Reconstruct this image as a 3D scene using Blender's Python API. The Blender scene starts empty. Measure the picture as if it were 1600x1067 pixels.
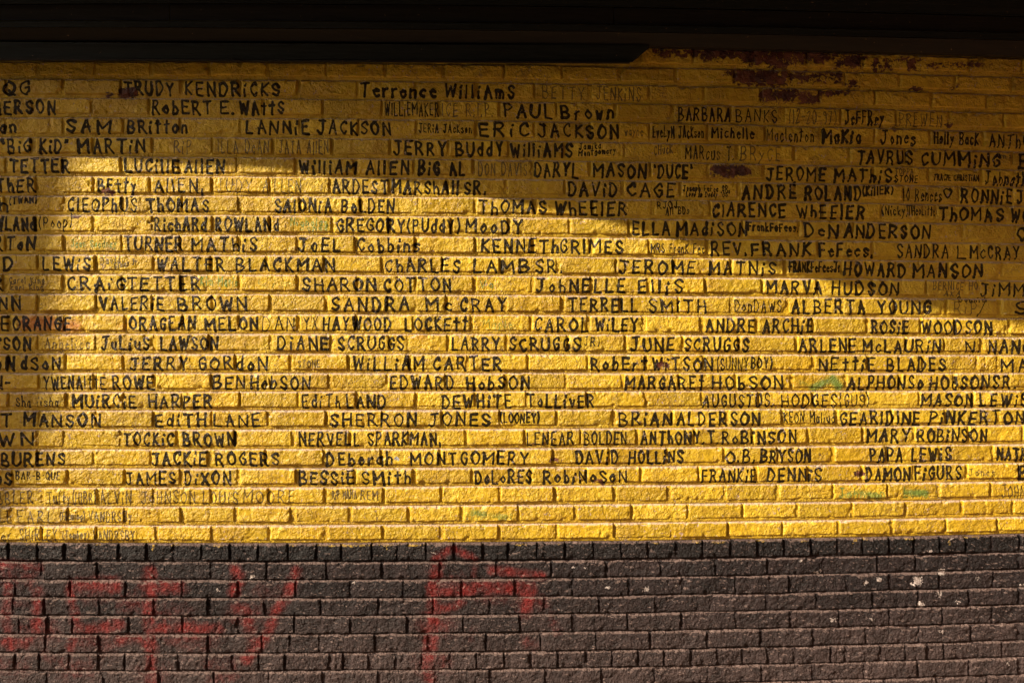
import bpy, bmesh, math, random
import numpy as np

# ------------------------------------------------------------------ camera, light, exposure
SC = bpy.context.scene
COL = SC.collection
R = math.radians
IMG_W, IMG_H = 1600.0, 1067.0
CAM = np.array([0.0, -3.78, 1.36])
YAW = R(2.9)
TANH = 0.512                                    # tangent of half the horizontal field of view
cam_d = bpy.data.cameras.new('camera')
cam_d.sensor_width = 36
cam_d.lens = 18 / TANH
cam_d.clip_end = 300
cam = bpy.data.objects.new('camera', cam_d)
cam.location = CAM
cam.rotation_euler = (R(90), 0, -YAW)
COL.objects.link(cam)
SC.camera = cam

SUN_EL, SUN_AZ = R(28), R(62)                   # elevation; angle left of the wall's normal
SUN_DIR = np.array([math.sin(SUN_AZ) * math.cos(SUN_EL), math.cos(SUN_AZ) * math.cos(SUN_EL), -math.sin(SUN_EL)])
world = bpy.data.worlds.new('World')
SC.world = world
world.use_nodes = True
wn = world.node_tree.nodes
wl = world.node_tree.links
sky = wn.new('ShaderNodeTexSky')
sky.sky_type = 'NISHITA'
sky.sun_disc = False
sky.sun_elevation = SUN_EL
sky.sun_rotation = math.pi + SUN_AZ             # sun stands behind the camera, to the left
sky.dust_density = 10.0
sky.air_density = 0.35
sky.ozone_density = 0.0
wl.new(sky.outputs[0], wn['Background'].inputs[0])
wn['Background'].inputs[1].default_value = 0.06
sun_d = bpy.data.lights.new('sun', 'SUN')
sun_d.energy = 5.0
sun_d.angle = R(0.5)
sun_d.color = (1.0, 0.86, 0.66)
sun = bpy.data.objects.new('sun', sun_d)
from mathutils import Vector
sun.rotation_euler = Vector(SUN_DIR).to_track_quat('-Z', 'Y').to_euler()
sun.location = (-6, -6, 6)
COL.objects.link(sun)
SC.view_settings.view_transform = 'Standard'
SC.view_settings.look = 'None'
SC.view_settings.gamma = 1
SC.view_settings.use_curve_mapping = False
SC.view_settings.exposure = 0.71
SC.render.engine = 'CYCLES'
SC.cycles.max_bounces = 6

# ------------------------------------------------------------------ helpers
RNG = np.random.default_rng(11)
random.seed(5)
FWD = np.array([math.sin(YAW), math.cos(YAW), 0.0])
RGT = np.array([math.cos(YAW), -math.sin(YAW), 0.0])

def wall_at(px, py, depth=0.0):
    """Image pixel cast through the camera onto the wall: (X, Z) on the plane y = -depth."""
    px = np.asarray(px, float); py = np.asarray(py, float)
    u = (px - IMG_W / 2) / (IMG_W / 2) * TANH
    v = (IMG_H / 2 - py) / (IMG_W / 2) * TANH
    dx = FWD[0] + u * RGT[0]; dy = FWD[1] + u * RGT[1]
    t = (-depth - CAM[1]) / dy
    return CAM[0] + t * dx, CAM[2] + t * v

MMPX = 0.00242                                  # metres of wall for one image pixel, about

_tab = np.random.default_rng(3).random((256, 256))
def vnoise(x, y):
    xi = np.floor(x).astype(int); yi = np.floor(y).astype(int)
    fx = x - xi; fy = y - yi
    fx = fx * fx * (3 - 2 * fx); fy = fy * fy * (3 - 2 * fy)
    a = _tab[xi & 255, yi & 255]; b = _tab[(xi + 1) & 255, yi & 255]
    c = _tab[xi & 255, (yi + 1) & 255]; d = _tab[(xi + 1) & 255, (yi + 1) & 255]
    return (a * (1 - fx) + b * fx) * (1 - fy) + (c * (1 - fx) + d * fx) * fy - 0.5

def fbm(x, y, o=3):
    s = 0; a = 1.0
    for _ in range(o):
        s = s + a * vnoise(x, y); x = x * 2.03 + 17.3; y = y * 2.03 + 5.1; a *= 0.5
    return s

def link(name, me, mat, parent=None):
    o = bpy.data.objects.new(name, me)
    if mat is not None:
        me.materials.append(mat)
    COL.objects.link(o)
    if parent is not None:
        o.parent = parent
    return o

def tag(o, label=None, cat=None, group=None, kind=None):
    if label: o['label'] = label
    if cat: o['category'] = cat
    if group: o['group'] = group
    if kind: o['kind'] = kind
    return o

def mesh_np(name, verts, quads, smooth=True):
    me = bpy.data.meshes.new(name)
    verts = np.ascontiguousarray(verts, dtype=np.float32); quads = np.ascontiguousarray(quads, dtype=np.int32)
    me.vertices.add(len(verts)); me.vertices.foreach_set('co', verts.ravel())
    me.loops.add(quads.size); me.loops.foreach_set('vertex_index', quads.ravel())
    me.polygons.add(len(quads))
    me.polygons.foreach_set('loop_start', np.arange(0, quads.size, 4, dtype=np.int32))
    me.polygons.foreach_set('use_smooth', np.full(len(quads), smooth))
    me.update(calc_edges=True)
    return me

def grid_quads(nu, nv):
    i, j = np.meshgrid(np.arange(nu - 1), np.arange(nv - 1), indexing='ij')
    a = i * nv + j
    return np.stack([a, a + 1, a + nv + 1, a + nv], -1).reshape(-1, 4)

# ------------------------------------------------------------------ image coordinates of the courses
# bed line under / over each course: height at x = 0, 800, 1200, 1600 in image pixels
LINES = {
 -1: (66, 70, 80, 92), 0: (96.3, 101.5, 110, 121), 1: (124, 129, 138, 149), 2: (153.6, 158, 167.5, 177.5), 3: (183.7, 188, 197, 206.5),
 4: (214.4, 219, 227.3, 237), 5: (244.5, 249.5, 257, 265.5), 6: (275.2, 279, 286, 293), 7: (306, 308.5, 315.5, 321.7),
 8: (335.8, 338, 346, 350.5), 9: (366.5, 369, 376, 380), 10: (397.5, 400, 405.7, 409), 11: (427.8, 430.7, 434.5, 438),
 12: (459, 461, 463.7, 467), 13: (490.5, 492, 494, 497.5), 14: (521.7, 522, 524.3, 527), 15: (552.6, 553, 553.8, 554.5),
 16: (582.6, 583, 582.5, 583), 17: (612.3, 611.8, 610, 610.5), 18: (641, 640.6, 638, 637.5), 19: (670.4, 670.5, 666.2, 664),
 20: (701.5, 701, 696, 694), 21: (731.5, 730.5, 725.7, 723.3), 22: (761.5, 760, 755, 752), 23: (790.8, 789.5, 784, 779.7),
 24: (820, 818.8, 812.6, 807), 25: (847, 846.6, 841, 833.5),
 26: (876, 876, 870, 862.5), 27: (904, 904, 897.5, 889.5), 28: (932, 932.5, 926.5, 916.5), 29: (960.5, 959.8, 953, 944),
 30: (990, 988, 981, 972.3), 31: (1019, 1017.5, 1010, 1000), 32: (1046.5, 1045, 1036.5, 1026), 33: (1075, 1073, 1064, 1052.5),
 34: (1104, 1101.5, 1092, 1080), 35: (1132, 1129, 1119, 1107),
}
_X = np.array([0, 800, 1200, 1600.])
COEF = {k: np.polyfit(_X, np.array(v, float), 2) for k, v in LINES.items()}
def bed(k, x):
    return np.polyval(COEF[k], np.clip(x, -900, 2400))

JOINTS = {
 -1: '1000 1082 1172 1260 1347 1430 1513 1596',
 0: '60 149 237 327.5 419 510 602 692 787 878 967 1056 1146 1232 1319 1404 1491 1580',
 1: '100 190 284 376 467 559 651 746 835 924 1014 1101 1188 1279 1366 1455 1540',
 2: '54 144 233 322 412 505 597 687 780 869 960 1050 1141 1225 1312 1399 1482 1567',
 3: '10 101 193 283 376 470 560 651 745 835 922 1014 1104 1194 1281 1365 1451 1536',
 4: '54 146 239 332 426 519 610 701 794 882 975 1062 1150 1240 1326 1412 1497 1580',
 5: '10 101 191 281 372 464 555 647 740 832 922 1016 1106 1192 1277 1364 1450 1532',
 6: '59 147 236 331 422 516 609 699 791 882 972 1062 1152 1241 1325 1411 1497 1580',
 7: '11 101 194 285 376 470 564 654 742 837 925 1019 1109 1198 1284 1376 1461 1544',
 8: '57 146 239 334 422 519 610 705 795 889 982 1072 1160 1247 1332 1416 1502 1585',
 9: '10 101 191 282 375 464 556 650 742 832 925 1014 1104 1192 1277 1362 1446 1530',
 10: '60 150 241 330 417 507 597 691 782 872 962 1052 1141 1226 1315 1399 1482 1564',
 11: '10 100 192 285 375 465 559 650 741 832 924 1014 1102 1190 1277 1362 1446 1527',
 12: '60 151 240 332 422 511 606 699 789 877 969 1059 1142 1230 1315 1396 1477 1560',
 13: '16 104 196 286 377 466 557 646 736 829 919 1007 1095 1182 1269 1354 1437 1490 1575',
 14: '60 151 242 327 424 517 610 700 791 887 977 1066 1154 1242 1327 1414 1474 1532',
 15: '15 104 194 285 369 455 545 640 731 824 917 1009 1099 1187 1271 1356 1440 1525 1558',
 16: '62 150 242 331 422 514 605 696 790 884 972 1060 1149 1236 1320 1407 1490 1575',
 17: '15 105 194 285 375 466 557 650 742 825 917 1009 1096 1184 1269 1352 1435 1519 1598',
 18: '62 151 241 331 419 510 600 691 781 869 960 1050 1135 1221 1307 1392 1476 1559',
 19: '59 101 189 277 367 459 547 640 729 820 907 995 1084 1175 1262 1347 1427 1512 1596',
 20: '60 147 236 326 416 506 596 687 779 864 952 1042 1130 1214 1301 1386 1467 1550',
 21: '21 107 196 284 372 464 555 646 737 829 915 1001 1091 1179 1262 1346 1427 1509 1590',
 22: '67 154 242 332 420 509 599 689 780 867 959 1046 1132 1216 1301 1385 1466 1547',
 23: '20 107 196 284 369 459 547 639 722 810 900 987 1074 1160 1245 1331 1415 1500 1582',
 24: '66 152 245 334 421 510 599 690 780 870 960 1050 1137 1222 1309 1391 1477 1557',
 25: '15 60 101 142 186 230 272 316 361 404 450 494 535 581 621 666 711 754 795 839 882 927 970 1012 1056 1097 1140 1182 1224 1266 1307 1347 1387 1427 1466 1507 1549 1592',
 26: '66 152 242 331 417 510 599 688 776 861 947 1032 1119 1199 1286 1370 1430 1514 1591',
 27: '25 111 197 285 372 462 550 630 721 806 895 983 1067 1149 1232 1322 1389 1467 1550',
 28: '21 70 155 242 327 414 501 592 677 765 850 936 1025 1110 1197 1276 1362 1434 1512 1590',
 29: '30 76 114 202 286 374 460 549 636 724 812 896 981 1065 1150 1234 1310 1389 1472 1550',
 30: '72 156 242 325 410 454 500 586 672 759 845 931 1017 1104 1187 1270 1352 1435 1515 1592',
 31: '24 62 110 154 195 236 280 324 365 405 446 515 536 577 618 659 704 745 787 830 871 914 956 997 1037 1079 1120 1160 1199 1240 1297 1321 1375 1414 1450 1474 1527 1565',
 32: '74 164 250 335 421 505 592 680 767 851 939 1022 1106 1190 1272 1350 1432 1512 1591',
 33: '32 118 205 292 380 465 552 640 725 812 898 984 1068 1150 1224 1302 1381 1462 1542',
 34: '70 158 246 333 420 508 595 682 768 855 941 1026 1110 1194 1274 1354 1434 1514 1594',
}
JOINTS = {k: [float(t) for t in v.split()] for k, v in JOINTS.items()}
HEADER = {25, 31}
for k, js in JOINTS.items():                    # carry the joints, given in image pixels, on to the frame edges
    step = 43 if k in HEADER else 89
    if k != -1:
        while js[0] > -1: js.insert(0, js[0] - step)
    while js[-1] < 1601: js.append(js[-1] + (40 if k in HEADER else 83))

# ------------------------------------------------------------------ brush lettering, as a paint mask in wall coordinates
GLYPH = {
 'A': '003a60 1454', 'B': '000a ~0a3a583505 ~3563400 0'.replace('400 0', '4000'), 'C': '~584a1805123052', 'D': '000a ~0a3a653000', 'E': '5a0a0050 0545',
 'F': '000a5a 0545', 'G': '~584a1805123052 525535', 'H': '000a 606a 0565', 'I': '000a', 'J': '~4a422002 1a6a', 'K': '000a 5a0550',
 'L': '0a0050', 'M': '000a348a80', 'N': '000a606a', 'O': '~3a07033063673a', 'P': '000a ~0a3a583505', 'Q': '~3a07033063673a 3360',
 'R': '000a ~0a3a583505 2560', 'S': '~583a0825533002', 'T': '3a30 0a6a', 'U': '~0a0330636a', 'V': '0a306a', 'W': '0a2048608a', 'X': '006a 0a60',
 'Y': '0a356a 3530', 'Z': '0a6a0060',
 'a': '~4526032042 4640', 'b': '000a ~0426432000', 'c': '~4526032041', 'd': '4a40 ~4426032041', 'e': '0444 ~4426032041', 'f': '~3a1810 0636',
 'g': '~4526032042 ~464u2w0v', 'h': '000a ~04264440', 'i': '0005 1819', 'j': '~362u0v', 'k': '000a 460340', 'l': '000a', 'm': '0006 ~04163430 ~34466460',
 'n': '0006 ~04264440', 'o': '~2603204326', 'p': '060w ~0426432000', 'r': '0006 ~042636', 's': '~45260523422001', 't': '2a20 0747', 'u': '~0602204246 4640',
 'v': '062046', 'w': '0610243046', 'x': '0046 0640', 'y': '0623 460w', 'z': '06460040',
 '0': '~2a07033043472a', '1': '000a', '2': '~082a480040', '4': '2a0343 3a30', '6': '~4a0320422402', '7': '0a4a10', '9': '~4726082a4740',
 '.': '0001', ',': '020v', '-': '0535', "'": '080a', '"': '080a 282a', '(': '~2b052u', ')': '~0b250u', '/': '004a', '*': '~482a0730674a48', 'É': '5a0a0050 0545 2b4d',
}
def _n(c):
    return {'u': -1, 'v': -2, 'w': -3, 'b': 11, 'd': 12.5, 'a': 10}.get(c, 0 if not c.isdigit() else int(c))
FONT = {}
for ch, s in GLYPH.items():
    strokes = []
    for t in s.split():
        sm = t[0] == '~'; t = t.lstrip('~')
        strokes.append((sm, np.array([[_n(t[i]), _n(t[i + 1])] for i in range(0, len(t), 2)], float)))
    w = max(p[:, 0].max() for _, p in strokes)
    FONT[ch] = (max(w, 0.6), strokes)

def smooth_pts(p, n=4):
    q = np.vstack([2 * p[0] - p[1], p, 2 * p[-1] - p[-2]])
    out = []
    for i in range(1, len(q) - 2):
        for t in np.arange(n) / n:
            a, b, c, d = q[i - 1], q[i], q[i + 1], q[i + 2]
            out.append(0.5 * (2 * b + (c - a) * t + (2 * a - 5 * b + 4 * c - d) * t * t + (3 * b - 3 * c + d - a) * t ** 3))
    out.append(p[-1])
    return np.array(out)

RES = 0.0012
X0, X1, Z0, Z1 = -2.15, 2.2, -0.02, 2.72
NX, NZ = int((X1 - X0) / RES), int((Z1 - Z0) / RES)
INK = np.zeros((4, NZ, NX), np.float32)         # black brush, thin pen, red, green
RES2 = 0.004
NX2, NZ2 = int((X1 - X0) / RES2), int((Z1 - Z0) / RES2)
WEAR = np.zeros((4, NZ2, NX2), np.float32)      # bare brick, smudge, white splash, sanded patch

def paint_seg(buf, res, a, b, ra, rb, amp=1.0, soft=0.0016, gauss=False):
    nz, nx = buf.shape
    m = max(ra, rb) * (2.6 if gauss else 1) + soft * 2
    i0 = int((min(a[0], b[0]) - m - X0) / res); i1 = int((max(a[0], b[0]) + m - X0) / res) + 2
    j0 = int((min(a[1], b[1]) - m - Z0) / res); j1 = int((max(a[1], b[1]) + m - Z0) / res) + 2
    i0, j0 = max(i0, 0), max(j0, 0); i1, j1 = min(i1, nx), min(j1, nz)
    if i1 <= i0 or j1 <= j0: return
    x = (np.arange(i0, i1) + 0.5) * res + X0; z = ((np.arange(j0, j1) + 0.5) * res + Z0)[:, None]
    dx, dz = b[0] - a[0], b[1] - a[1]
    L = dx * dx + dz * dz + 1e-12
    t = np.clip(((x - a[0]) * dx + (z - a[1]) * dz) / L, 0, 1)
    d = np.hypot(x - a[0] - t * dx, z - a[1] - t * dz)
    r = ra + (rb - ra) * t
    v = np.exp(-(d / r) ** 2) if gauss else np.clip(0.5 + (r - d) / (2 * soft), 0, 1)
    np.maximum(buf[j0:j1, i0:i1], (v * amp).astype(np.float32), out=buf[j0:j1, i0:i1])

def write(course, x0, x1, text, style='b', top=5.6, h=19.3, tilt=0.0, ch=0, amp=None):
    """Brush or pen lettering between x0 and x1 along one course. tilt: rise (image pixels) over its length."""
    wgt, chan, am = {'b': (1.88, 0, 1.0), 'f': (2.0, 0, 0.74), 'm': (1.45, 0, 0.95), 't': (1.05, 0, 0.78), 'q': (1.0, 1, 0.78), 'p': (1.0, 1, 0.98), 'v': (0.8, 1, 0.42), 'g': (0.9, 3, 0.8)}[style]
    if amp: am = amp
    gap = 4.5
    adv = [(3.2 if c == ' ' else FONT[c][0]) + gap for c in text]
    sx = (x1 - x0) / (sum(adv) - gap)
    x = x0
    for c, ad in zip(text, adv):
        if c != ' ':
            w, strokes = FONT[c]
            s = 1 + random.uniform(-.08, .07)
            dy = random.uniform(-1, 1) * h / 20
            rot = random.uniform(-.07, .07)
            wt = wgt * random.uniform(.85, 1.18)
            for sm, p in strokes:
                p = p + RNG.normal(0, .28, p.shape)
                q = smooth_pts(p) if sm and len(p) > 2 else (p if len(p) > 2 else np.array([p[0], (p[0] + p[1]) / 2 + RNG.normal(0, .15, 2), p[1]]))
                gx = (q[:, 0] + (q[:, 1] - 5) * rot) * sx
                gy = q[:, 1] / 10 * h * s + q[:, 0] * rot * sx
                px = x + gx
                py = bed(course, px) + top + h - gy + dy - tilt * (px - x0) / max(x1 - x0, 1)
                X, Z = wall_at(px, py)
                n = len(X)
                rr = wt * MMPX * (1 + 0.22 * np.sin(np.linspace(random.uniform(0, 6), random.uniform(6, 9), n)))
                if am >= .9 and wgt > 1.4: rr = rr * np.linspace(1.1, .9, n)
                for i in range(n - 1):
                    paint_seg(INK[chan], RES, (X[i], Z[i]), (X[i + 1], Z[i + 1]), rr[i], rr[i + 1], am, 0.0016 if wgt > 1.2 else 0.0013)
        x += ad * sx

T = '''1|8|47|QG
1|197|271|TRUDY
1|291|436|KENDRiCKS
1|565|680|Terrence
1|697|803|WilliAmS
1|848|912|BETTY|q
1|932|1000|JENKiNS|q
1|1021|1060|6-21-04|v
1|1508|1572|BEFIT|v
1|1588|1625|CA|v
-1|1530|1600|A C E C|v
2|-6|87|dERSON
2|239|330|RobERT
2|346|366|E.
2|376|443|WAttS
2|602|685|WILLiEMAKER|t
2|692|770|ICE R.I.P.|q
2|789|862|PAUL
2|877|958|Brown
2|1060|1140|BARBARA|m
2|1150|1213|BANKS|t
2|1232|1305|(12-20-97)|q
2|1319|1378|JeFFRey|m
2|1405|1470|PREWEN|q
2|1494|1530|(  C|v
3|-14|25|ean
3|107|173|SAM
3|201|292|BRitton
3|300|375|GeoRge JacKson|v
3|386|482|LANNiE
3|498|609|JACKSON
3|655|736|JERiA JAcKson|t|8|13
3|750|824|ERiC
3|842|965|JACKSON
3|976|1004|wayne|q|8|13
3|1020|1098|EveLyN JAcKson|t|6|17
3|1112|1176|Michelle|m|6|16
3|1198|1270|Maclenton|t
3|1286|1343|MaKia
3|1376|1428|Jones|m
3|1459|1527|Holly BacK|m|5|17
3|1545|1620|ANThON|m
4|4|48|"BiG
4|65|107|KiD"
4|124|226|MARTiN
4|273|299|RiP|q
4|342|420|ILLA DeAN|q
4|437|513|JATA AllEN|q
4|616|696|JERRY
4|713|785|BUddY
4|799|893|WilliAMS
4|905|938|Jamika|t|5|9|3
4|904|961|Montgomery|t|15|9|6
4|1022|1050|CHucK|q|6|14|4
4|1071|1146|MARcus T.|t
4|1157|1218|BRyCE|q
4|1340|1423|TAVRUS
4|1439|1560|CUMMiNG
4|1562|1580|ms|q|4|8
4|1592|1625|BE|f
5|18|108|TETTER
5|197|279|LUCillE
5|290|350|AllEN
5|385|462|TRiNA LEE|v
5|469|556|WilliAM
5|573|638|AllEN
5|655|726|BiG AL
5|748|823|DON DAVIS|q
5|836|902|DARYL
5|928|1008|MASON
5|1022|1080|'DUCE'
5|1198|1288|JEROME
5|1304|1391|MAThiS
5|1397|1425|TOPPA|q|4|9
5|1397|1432|STONE|t|14|10
5|1458|1527|TRACiE CHRiSTiAN|t|11|9
5|1538|1620|Johnathan|m
6|-20|55|AThER
6|155|212|BEtty|f
6|243|318|AllEN,|f
6|340|420|JUDY A|q
6|430|470|LLEN|q
6|521|605|ARDEST|f
6|614|716|MARShAll
6|727|758|SR.
6|889|963|DAViD
6|981|1053|CAGE
6|1067|1139|Joseph FeFee SR.|t|7|9
6|1072|1139|Love is Daddy "OS"|t|17|7
6|1160|1243|ANDRÉ
6|1258|1344|ROLAND
6|1347|1393|(KillER)|m|5|13|4
6|1412|1470|10 Renees|t
6|1473|1487|*|m|5|15
6|1502|1580|RONNiE
6|1588|1640|JONE
7|-30|12|Rh
7|16|58|(TWAN)|m|4|10|3
7|108|214|ClEOPhUS|f
7|231|326|ThOMAS
7|431|517|SAlONiA
7|535|615|BoLDEN
7|750|852|ThOMAS
7|868|978|WhEElER
7|1027|1058|RJOJ|t|4|11|2
7|1040|1076|All BDs|t|13|11|2
7|1114|1225|ClARENCE
7|1245|1350|WhEElER
7|1378|1417|(Nicky)|t|4|15
7|1418|1460|THeoLitte|t|4|14
7|1468|1565|ThOMAS
7|1579|1640|WOOD
8|-32|55|ROWLANd
8|62|113|(Poop)|t|5|17|3
8|243|322|RichARd
8|338|435|ROWLANd
8|455|512|Nicholas|g|5|12
8|470|512|Jones|g|15|9
8|528|632|GREGORY
8|637|718|(PUddY)
8|729|815|MooDY
8|989|1045|ELLA
8|1058|1165|MAdiSON
8|1168|1246|FrankFeFees.|m|5|12
8|1257|1307|DeN
8|1320|1452|ANDERSON
8|1590|1640|CAR
9|-22|55|ERToN
9|112|182|Jean Swedney|g|9|11
9|197|285|TURNER
9|301|402|MAThiS
9|468|532|JoEL
9|560|655|Cobbins
9|754|871|KENNETh
9|876|972|GRIMES
9|1017|1099|MRS FranK Fee|t|9|14
9|1112|1165|REV.
9|1174|1265|FRANK
9|1280|1363|FeFees.
9|1402|1480|SANDRA|m
9|1496|1508|L|m
9|1516|1590|McCRAY|m
10|-16|21|LD
10|69|142|LEWiS
10|158|188|David|q|6|11|4
10|180|214|Stoles Jr|q|12|10|6
10|247|350|WALTER
10|370|522|BLACKMAN
10|603|718|ChARLES
10|741|825|LAMB
10|838|878|SR.
10|968|1085|JEROME
10|1108|1210|MATNiS
10|1233|1312|FRANKFeFeesJr|m|5|15
10|1319|1413|HOWARD
10|1427|1532|MANSON
11|-22|4|ER
11|16|70|Carol King|q|6|9
11|18|68|Earl King|q|17|8
11|107|195|CRAiG
11|202|312|TETTER
11|315|372|Kim Marie|g|4|14
11|405|455|Kim|g|8|12||.5
11|475|586|SHARON
11|601|704|COTTON
11|750|770|Va|g|8|11
11|838|975|JohNELLE
11|998|1065|ElliS
11|1198|1282|MARVA
11|1300|1402|HUDSON
11|1457|1526|BERNICE HO|q|4|12
11|1475|1500|AKA|q|18|8
11|1497|1540|Bonniel|t|27|8
11|1532|1625|JiMMIE|m
12|-20|33|ONN
12|158|255|VALERiE
12|280|385|BROWN
12|520|638|SANDRA
12|666|705|Mc
12|720|790|CRAY
12|890|995|TERRELL
12|1015|1102|SMiTH
12|1148|1220|DonDAWS|t|6|18
12|1238|1350|ALBERTA
12|1370|1452|YOUNG
12|1490|1524|RiP|q
12|1526|1540|/|t|2|26
12|1587|1625|SC
13|-12|13|EE
13|22|110|ORANGE
13|204|305|ORAGEAN
13|322|403|MELON
13|412|460|DAN|t
13|476|496|YX|t|6|18
13|506|610|HAYWOOD
13|634|730|LOCKEtt
13|755|800|Maple|g|8|13||.6
13|836|918|CAROL
13|931|995|WiLEY
13|1103|1178|ANDRE
13|1192|1268|ARCHiE
13|1361|1417|ROSiE
13|1440|1547|WOODSON
14|-34|48|NNiSON
14|72|140|Angelica|q|8|16
14|160|233|JuLiuS
14|253|340|LAWSON
14|436|512|DiANE
14|530|630|SCRUGGS
14|707|780|LARRY
14|797|905|SCRUGGS
14|906|936|(JR)|t|5|13
14|986|1052|JUNE
14|1070|1168|SCRUGGS
14|1249|1335|ARLENE
14|1348|1467|McLAURiN
14|1508|1530|N.|m|8|16
14|1545|1625|NANCY
15|-40|23|WooN
15|35|95|dSoN
15|205|293|JERRY
15|312|417|GORdoN
15|467|500|STONE|q|10|11
15|553|662|WiLLiAM
15|678|783|CARTER
15|924|1010|RobErt
15|1020|1112|WiTSON
15|1120|1168|(SUNNY|t
15|1174|1205|BOY)|m|6|15
15|1280|1366|NEttiE
15|1386|1475|BLADES
15|1565|1625|MAR
16|-20|16|oN-|m
16|70|165|YWENAlttE|m
16|178|240|ROWE
16|335|382|BEN
16|393|484|HobSON
16|611|708|EDWARD
16|730|826|HobSON
16|915|950|JAMiL|v
16|978|1098|MARGAREt
16|1113|1222|HObSON
16|1325|1440|ALPHONSo
16|1453|1543|HOdSON
16|1551|1585|SR.
17|27|92|Sha iisha|t|8|15
17|115|212|MUiRCiE
17|234|331|HARPER
17|474|532|EdiTh|m
17|543|602|LAND
17|692|798|DEWHiTE
17|825|927|ToLLivER
17|1099|1208|AUGUSTUS.|m
17|1221|1306|HODGES|m
17|1311|1357|(GUS)|t
17|1440|1518|MASON
17|1530|1605|LEWiS
18|-22|18|TT
18|38|157|MANSON
18|244|322|EdiTH
18|336|405|LANE
18|518|650|SHERRON
18|671|765|JONES
18|782|842|(LOONEY)|m|5|15
18|968|1048|BRiAN
18|1058|1185|ALDERSON
18|1225|1302|KEON Maliud|t|6|15
18|1313|1435|GEARlDINE
18|1453|1598|PiNKERTON
19|-30|52|OWN
19|195|271|TOCKiC
19|288|367|BROWN
19|469|561|NERVELL
19|576|688|SPARKMAN,
19|824|895|LENEAR|m
19|913|978|BOLDEN|m
19|1002|1092|ANThONY
19|1098|1122|.T.
19|1128|1242|RoBiNSON
19|1355|1420|MARY
19|1434|1540|ROBiNSON
20|4|102|BURENS
20|239|322|JACKiE
20|338|436|ROGERS
20|511|612|DEborah
20|643|824|MONTGOMERY
20|901|965|DAViD
20|983|1066|HOLLiNS
20|1136|1178|O.B.
20|1189|1265|BRYSON
20|1359|1408|PAPA
20|1424|1484|LEWiS
20|1558|1625|NAThAN
21|-20|18|MoS
21|27|95|BAR-B-QUE|t|5|12
21|198|274|JAMES
21|290|360|DiXON
21|469|552|BESSiE
21|567|641|SMith
21|743|830|DoLoRES
21|850|978|RobiNoSoN
21|1097|1180|FRANKiE|m
21|1200|1281|DENNiS
21|1353|1420|DAMON
21|1430|1500|FiGURS
21|1512|1552|Jones|q|8|11
21|1592|1625|BO
22|-16|52|OBBLER|p
22|76|110|Tuffy|p
22|115|150|(HIBB)|p
22|158|205|ALViN|p
22|222|305|JoHNSON|p
22|318|372|LOUiS|p
22|382|460|MOORE|p
22|520|557|RiP MAMA|p|5|13
22|565|590|REM|p|6|13
22|608|640|COReS|v
22|895|945|LiNDA|v
22|967|1030|Big Turtle|v
22|1310|1380|Johnson|g|8|15
22|1412|1448|Love|g|8|15
22|1565|1600|JOHN|p
23|-10|18|LLE|p
23|30|85|EARL|p
23|95|133|(Fleming)|p|8|12
23|140|206|VANDRSBy|p|8|15
23|730|800|Mason Lee|g|8|14||.55
23|1000|1045|Anna|v
24|-8|18|ller|p
24|33|90|SHiRLEY|p|6|18
24|100|140|(Tomboy)|p|8|12
24|147|211|VANDRSBY|p|8|15
'''
for ln in T.splitlines():
    f = ln.split('|') + [''] * 8
    write(int(f[0]), float(f[1]), float(f[2]), f[3], f[4] or 'b', float(f[5] or 5.6), float(f[6] or 19.3), float(f[7] or 0), amp=float(f[8]) if f[8] else None)

def stroke_px(buf, res, pts, r, amp=1.0, gauss=True, jit=0.0):
    pts = np.array(pts, float)
    for i in range(len(pts) - 1):
        a, b = pts[i], pts[i + 1]
        n = max(1, int(np.hypot(*(b - a)) / 14))
        for k in range(n):
            p, q = a + (b - a) * k / n, a + (b - a) * (k + 1) / n
            A, B = wall_at(*p), wall_at(*q)
            am = amp * random.uniform(1 - jit, 1)
            paint_seg(buf, res, A, B, r * MMPX, r * MMPX, am, gauss=gauss)
def blob(buf, res, px, py, r, amp=1.0, gauss=True, ex=0):
    stroke_px(buf, res, [(px - ex, py), (px + ex + .5, py)], r, amp, gauss)

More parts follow.
